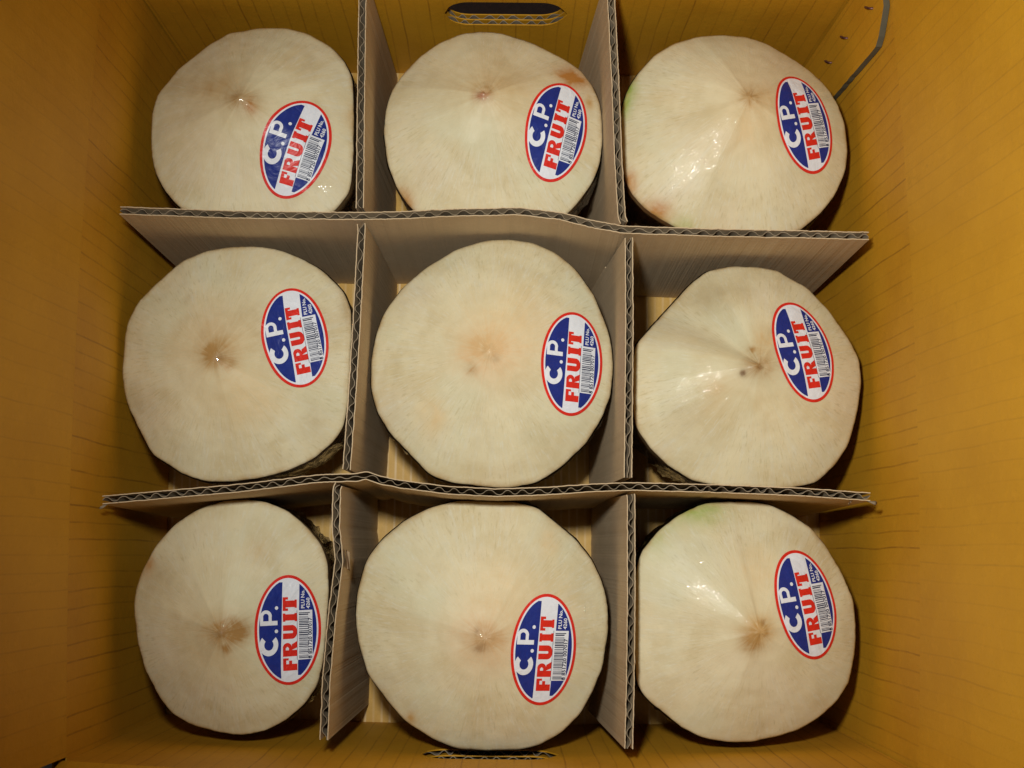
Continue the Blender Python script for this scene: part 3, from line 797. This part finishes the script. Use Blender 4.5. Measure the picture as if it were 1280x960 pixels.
def make_coconut(key):
    nut = Nut(key, DZ[key], RIDGES[key], CONE[key])
    cx = sum(p[0] for p in RIM[key]) / len(RIM[key]); cy = sum(p[1] for p in RIM[key]) / len(RIM[key])
    root = tag(empty('coconut', (cx, cy, 0.0)), NLABEL[key], 'coconut', 'trimmed young coconuts packed in the box')
    # cut top: a low faceted cone from the tip to the rim, its edge just turned over
    NR = 56
    V, F, U = [(nut.tip.x, nut.tip.y, nut.height(nut.tip.x, nut.tip.y))], [], [(0, 0)]
    for j in range(1, NR + 2):
        for i in range(NA):
            th = 2 * math.pi * i / NA
            t = min(1.0, (j / NR) ** 0.9)
            r = nut.R[i] * t
            x, y = nut.tip.x + r * math.cos(th), nut.tip.y + r * math.sin(th)
            z = nut.height(x, y)
            if j == NR + 1: z -= 0.0012
            V.append((x, y, z)); U.append((i / NA, r))
    for i in range(NA):
        F.append((0, 1 + i, 1 + (i + 1) % NA))
    for j in range(NR):
        a, b = 1 + j * NA, 1 + (j + 1) * NA
        for i in range(NA):
            F.append((a + i, b + i, b + (i + 1) % NA, a + (i + 1) % NA))
    top = build('cut_top', V, F, M['flesh'], root, uvs=U)
    add_stain(top, nut, V)
    at = top.data.attributes.new('edge', 'FLOAT', 'POINT')
    at.data.foreach_set('value', [0.0] + [max(0.0, min(1.0, (min(1.0, (j / NR) ** 0.9) - 0.955) / 0.045)) for j in range(1, NR + 2) for i in range(NA)])
    at = top.data.attributes.new('wrinkle', 'FLOAT', 'POINT')
    at.data.foreach_set('value', [min(1.0, sum(math.exp(-(((v[0] - nut.tip.x) * 1000 - a) ** 2 + ((v[1] - nut.tip.y) * 1000 - b) ** 2) / r ** 2) for a, b, r in WRINKLE[key])) for v in V])
    # trimmed side, down to the flat base; the plan is drawn in towards the base
    V2, F2 = [], []
    prof = [(0.0, 1.0, -0.0012), (0.06, 0.995, 0), (0.2, 0.995, 0), (0.45, 0.975, 0), (0.7, 0.92, 0), (0.9, 0.83, 0), (1.0, 0.76, 0)]
    for k, (f, sc, dzz) in enumerate(prof):
        for i in range(NA):
            th = 2 * math.pi * i / NA
            x, y = nut.tip.x + nut.R[i] * math.cos(th), nut.tip.y + nut.R[i] * math.sin(th)
            ztop = nut.height(x, y) - 0.0012
            z = ztop + (0.0006 - ztop) * f
            x2, y2 = cx + (x - cx) * sc, cy + (y - cy) * sc
            if 0 < k:
                q = 1 + 0.012 * noise.noise(Vector((math.cos(th) * 3, math.sin(th) * 3, k * 0.7 + nut.seed)))
                x2, y2 = cx + (x2 - cx) * min(q, 1.0), cy + (y2 - cy) * min(q, 1.0)
            x2, y2 = clamp_cell(key, x2, y2, z, 0.0004)
            V2.append((x2, y2, z))
    for k in range(len(prof) - 1):
        for i in range(NA):
            F2.append((k * NA + i, (k + 1) * NA + i, (k + 1) * NA + (i + 1) % NA, k * NA + (i + 1) % NA))
    F2.append(tuple((len(prof) - 1) * NA + i for i in range(NA))[::-1])
    side = build('husk_side', V2, F2, M['husk'], root)
    at = side.data.attributes.new('stain', 'FLOAT_COLOR', 'POINT')
    vals = []
    for v in V2:
        c, al = (0, 0, 0), 0.0
        for (dx, dy, rr, sx, colr, st) in STAINS[key]:
            if colr in (GREEN, RUST):
                x, y = (v[0] - nut.tip.x) * 1000, (v[1] - nut.tip.y) * 1000
                q = ((x - dx) / (rr * 1.4)) ** 2 + ((y - dy) / (rr * 1.4)) ** 2
                if st * math.exp(-q) > al: c, al = colr, st * math.exp(-q)
        vals += [c[0] * .7, c[1] * .7, c[2] * .7, al]
    at.data.foreach_set('color', vals)
    # loose cling film gathered round the side, in folds that end below the rim
    V3, F3 = [], []
    rows3 = [0.02, 0.10, 0.2, 0.32, 0.46, 0.62, 0.8]
    for k, f in enumerate(rows3):
        for i in range(NA):
            th = 2 * math.pi * i / NA
            x, y = nut.tip.x + nut.R[i] * math.cos(th), nut.tip.y + nut.R[i] * math.sin(th)
            ztop = nut.height(x, y) - 0.0012
            z = ztop * (1 - f)
            sc = 1.0 - 0.12 * f * f * 1.6
            c3, s3 = math.cos(th), math.sin(th)
            fold = noise.noise(Vector((c3 * 9, s3 * 9, f * 2.0 + nut.seed))) + 0.7 * noise.noise(Vector((c3 * 24, s3 * 24, f * 5 + nut.seed)))
            off = 0.0008 + (0.0016 + 0.0035 * f) * max(-0.4, fold) * min(1, f * 6)
            x2 = cx + (x - cx) * sc; y2 = cy + (y - cy) * sc
            d = Vector((x2 - cx, y2 - cy)).normalized()
            x2 += d.x * off; y2 += d.y * off
            x2, y2 = clamp_cell(key, x2, y2, z, 0.0001)
            V3.append((x2, y2, z))
    for k in range(len(rows3) - 1):
        for i in range(NA):
            F3.append((k * NA + i, (k + 1) * NA + i, (k + 1) * NA + (i + 1) % NA, k * NA + (i + 1) % NA))
    build('plastic_wrap', V3, F3, M['film'], root)
    return root, nut

# ---------------------------------------------------------------- stickers
HA, HB = 0.0262, 0.0172            # half length and half width of the oval
# flat artwork in the sticker's own frame: u across (-1..1 of HB), v along (-1..1 of HA); writing runs along +v, its top faces -u
def oval_grid(s, layer, mi, art, nr=10, na=72):
    V = [(0, 0)] ; F = []
    for j in range(1, nr + 1):
        for i in range(na):
            a = 2 * math.pi * i / na
            V.append((s[0] * j / nr * math.cos(a), s[1] * j / nr * math.sin(a)))
    for i in range(na): F.append((0, 1 + i, 1 + (i + 1) % na))
    for j in range(nr - 1):
        a, b = 1 + j * na, 1 + (j + 1) * na
        for i in range(na): F.append((a + i, b + i, b + (i + 1) % na, a + (i + 1) % na))
    art.append((V, F, layer, mi))

def quad_art(u0, u1, v0, v1, layer, mi, art, nu=2, nv=3):
    V, F = [], []
    for j in range(nv + 1):
        for i in range(nu + 1):
            V.append((u0 + (u1 - u0) * i / nu, v0 + (v1 - v0) * j / nv))
    for j in range(nv):
        for i in range(nu):
            a = j * (nu + 1) + i
            F.append((a, a + 1, a + nu + 2, a + nu + 1))
    art.append((V, F, layer, mi))

def segment_art(ub0, ub1, s, layer, mi, art, side, vmin=-1, vmax=1):
    """Part of the inner oval on one side of a line u = ub0 (low end) .. ub1 (high end)."""
    V, F = [], []
    n, m = 44, 5
    def ub(v): return ub0 + (ub1 - ub0) * (v + 1) / 2
    vs = []
    for j in range(n + 1):
        v = vmin + (vmax - vmin) * j / n
        v *= s[1] * 0.999
        e = s[0] * math.sqrt(max(0, 1 - (v / s[1]) ** 2))
        b = ub(v)
        lo, hi = (-e, b) if side < 0 else (b, e)
        if hi - lo > 0.004: vs.append((v, lo, hi))
    for (v, lo, hi) in vs:
        for i in range(m + 1): V.append((lo + (hi - lo) * i / m, v))
    for j in range(len(vs) - 1):
        for i in range(m):
            a = j * (m + 1) + i
            F.append((a, a + 1, a + m + 2, a + m + 1))
    art.append((V, F, layer, mi))

def ring_art(cu, cv, ro, ri, a0, a1, layer, mi, art, n=22, ku=1.0, kv=1.0):
    V, F = [], []
    for i in range(n + 1):
        a = math.radians(a0 + (a1 - a0) * i / n)
        V += [(cu + ku * ro * math.sin(a), cv + kv * ro * math.cos(a)), (cu + ku * ri * math.sin(a), cv + kv * ri * math.cos(a))]
    for i in range(n): F.append((2 * i, 2 * i + 1, 2 * i + 3, 2 * i + 2))
    art.append((V, F, layer, mi))

def font_art(txt, u_base, v0, size, layer, mi, art):
    """Small print, set along +v with its top towards -u."""
    cu = bpy.data.curves.new('txt', 'FONT')
    cu.body = txt; cu.size = size; cu.offset = size * 0.025; cu.resolution_u = 2; cu.fill_mode = 'FRONT'
    ob = bpy.data.objects.new('txt', cu)
    COL.objects.link(ob)
    bpy.context.view_layer.update()
    me = ob.to_mesh()
    # glyph units are in HA lengths; u is measured in HB
    V = [(u_base - v.co.y * HA / HB, v0 + v.co.x) for v in me.vertices]
    F = [tuple(p.vertices) for p in me.polygons]
    ob.to_mesh_clear()
    bpy.data.objects.remove(ob); bpy.data.curves.remove(cu)
    art.append((V, F, layer, mi))

FACE, LETTER, BARS = [], [], []
RED, WHITE, BLUE, INK = 0, 1, 2, 3
oval_grid((1.0, 1.0), 0, RED, FACE)
oval_grid((0.915, 0.945), 1, WHITE, FACE)
S_IN = (0.865, 0.912)
segment_art(-0.24, -0.16, S_IN, 2, BLUE, FACE, -1)
segment_art(0.27, 0.36, S_IN, 2, BLUE, FACE, 1)

k = HA / HB
# C and P, with their full stops
cu0, rw = -0.575, 0.145
ring_art(cu0, -0.255, 0.196, 0.096, 46, 314, 3, WHITE, LETTER, 30, ku=k * 0.93, kv=1.0)
def dot(u, v, r=0.033): ring_art(u, v, r, 0.0001, 0, 360, 3, WHITE, LETTER, 14, ku=k)
dot(-0.355, -0.015); dot(-0.345, 0.405)
quad_art(-0.83, -0.32, 0.095, 0.175, 3, WHITE, LETTER, 4, 2)                    # stem of the P
quad_art(-0.83, -0.74, 0.175, 0.255, 3, WHITE, LETTER); quad_art(-0.58, -0.49, 0.175, 0.255, 3, WHITE, LETTER)
ring_art(-0.66, 0.255, 0.117, 0.055, 90, -90, 3, WHITE, LETTER, 18, ku=k * 0.985)
# FRUIT in heavy slab letters: pieces given as (up0, up1, along0, along1) in letter space, up 0..1
def slab(v0, pieces):
    for (a0, a1, b0, b1) in pieces:
        top, basl = -0.160, 0.268
        quad_art(basl + (top - basl) * a1, basl + (top - basl) * a0, v0 + b0, v0 + b1, 3, RED, LETTER)
slab(-0.735, [(0, 1, 0, .118), (.77, 1, .118, .225), (.60, .77, .185, .225), (.36, .58, .118, .18)])
slab(-0.480, [(0, 1, 0, .112), (.80, 1, .112, .155), (.38, .58, .112, .155)])
ring_art(0.268 - 0.428 * 0.69, -0.480 + 0.155, 0.090, 0.018, 90, -90, 3, RED, LETTER, 14, ku=k)
LETTER.append(([(0.268 - 0.428 * .38, -0.480 + .113), (0.268 - 0.428 * .38, -0.480 + .215), (0.268, -0.480 + .272), (0.268, -0.480 + .155)], [(0, 1, 2, 3)], 3, RED))
slab(-0.165, [(.36, 1, 0, .103), (.36, 1, .147, .25)])
ring_art(0.268 - 0.428 * .36, -0.165 + .125, 0.125, 0.022, 0, 180, 3, RED, LETTER, 18, ku=k * 0.83)
slab(0.150, [(0, .18, 0, .15), (.18, .82, .018, .132), (.82, 1, 0, .15)])
slab(0.345, [(0, .16, .05, .20), (.16, .79, .064, .186), (.79, 1, 0, .25), (.62, .79, 0, .045), (.62, .79, .205, .25)])
# small print and barcode
font_art('PLU No.', 0.50, 0.375, 0.098, 3, WHITE, LETTER)
font_art('4260', 0.66, 0.375, 0.098, 3, WHITE, LETTER)
quad_art(0.275, 0.735, -0.55, 0.345, 3, WHITE, BARS, 6, 12)
quad_art(0.262, 0.275, -0.55, 0.345, 3, INK, BARS, 1, 12)
rb = random.Random(88)
v = -0.525
while v < 0.31:
    wv = rb.choice((0.007, 0.007, 0.012, 0.016, 0.022))
    end = 0.66 if (v < -0.5 or v > 0.28) else 0.61
    quad_art(0.325, end, v, v + wv, 4, INK, BARS, 3, 1)
    v += wv + rb.choice((0.011, 0.016, 0.024))
font_art('8 851720 007017', 0.715, -0.54, 0.105, 4, INK, BARS)

def make_sticker(root, nut):
    x0, y0, turn = STK[nut.key]
    def hz(x, y): return nut.height(x, y)
    e = 0.004
    gx = (hz(x0 + e, y0) - hz(x0 - e, y0)) / (2 * e); gy = (hz(x0, y0 + e) - hz(x0, y0 - e)) / (2 * e)
    nrm = Vector((-gx, -gy, 1)).normalized()
    ph = math.radians(90 - turn)
    a = Vector((math.cos(ph), math.sin(ph), 0)); a = (a - nrm * a.dot(nrm)).normalized()
    b = a.cross(nrm).normalized()
    P0 = Vector((x0, y0, hz(x0, y0)))
    def smooth_h(x, y):
        q = 0.0022
        return (2 * hz(x, y) + hz(x + q, y) + hz(x - q, y) + hz(x, y + q) + hz(x, y - q)) / 6
    def put(art, name, parent):
        V, F, FM = [], [], []
        for (v2, f2, layer, mi) in art:
            base = len(V)
            for (u, v) in v2:
                p = P0 + b * (u * HB) + a * (v * HA)
                z = smooth_h(p.x, p.y) + 0.00045 + layer * 0.00007
                V.append((p.x, p.y, z))
            for f in f2:
                # keep every face looking outwards
                A, B, C = (Vector(V[base + f[q]]) for q in (0, 1, 2))
                ff = tuple(base + q for q in f)
                F.append(ff if (B - A).cross(C - A).z >= 0 else ff[::-1]); FM.append(mi)
        return build(name, V, F, [M['red'], M['white'], M['blue'], M['ink']], parent, fmat=FM)
    st = put(FACE, 'sticker', root)
    put(LETTER, 'lettering', st)
    put(BARS, 'barcode', st)

for key in ('11', '12', '13', '21', '22', '23', '31', '32', '33'):
    root, nut = make_coconut(key)
    make_sticker(root, nut)
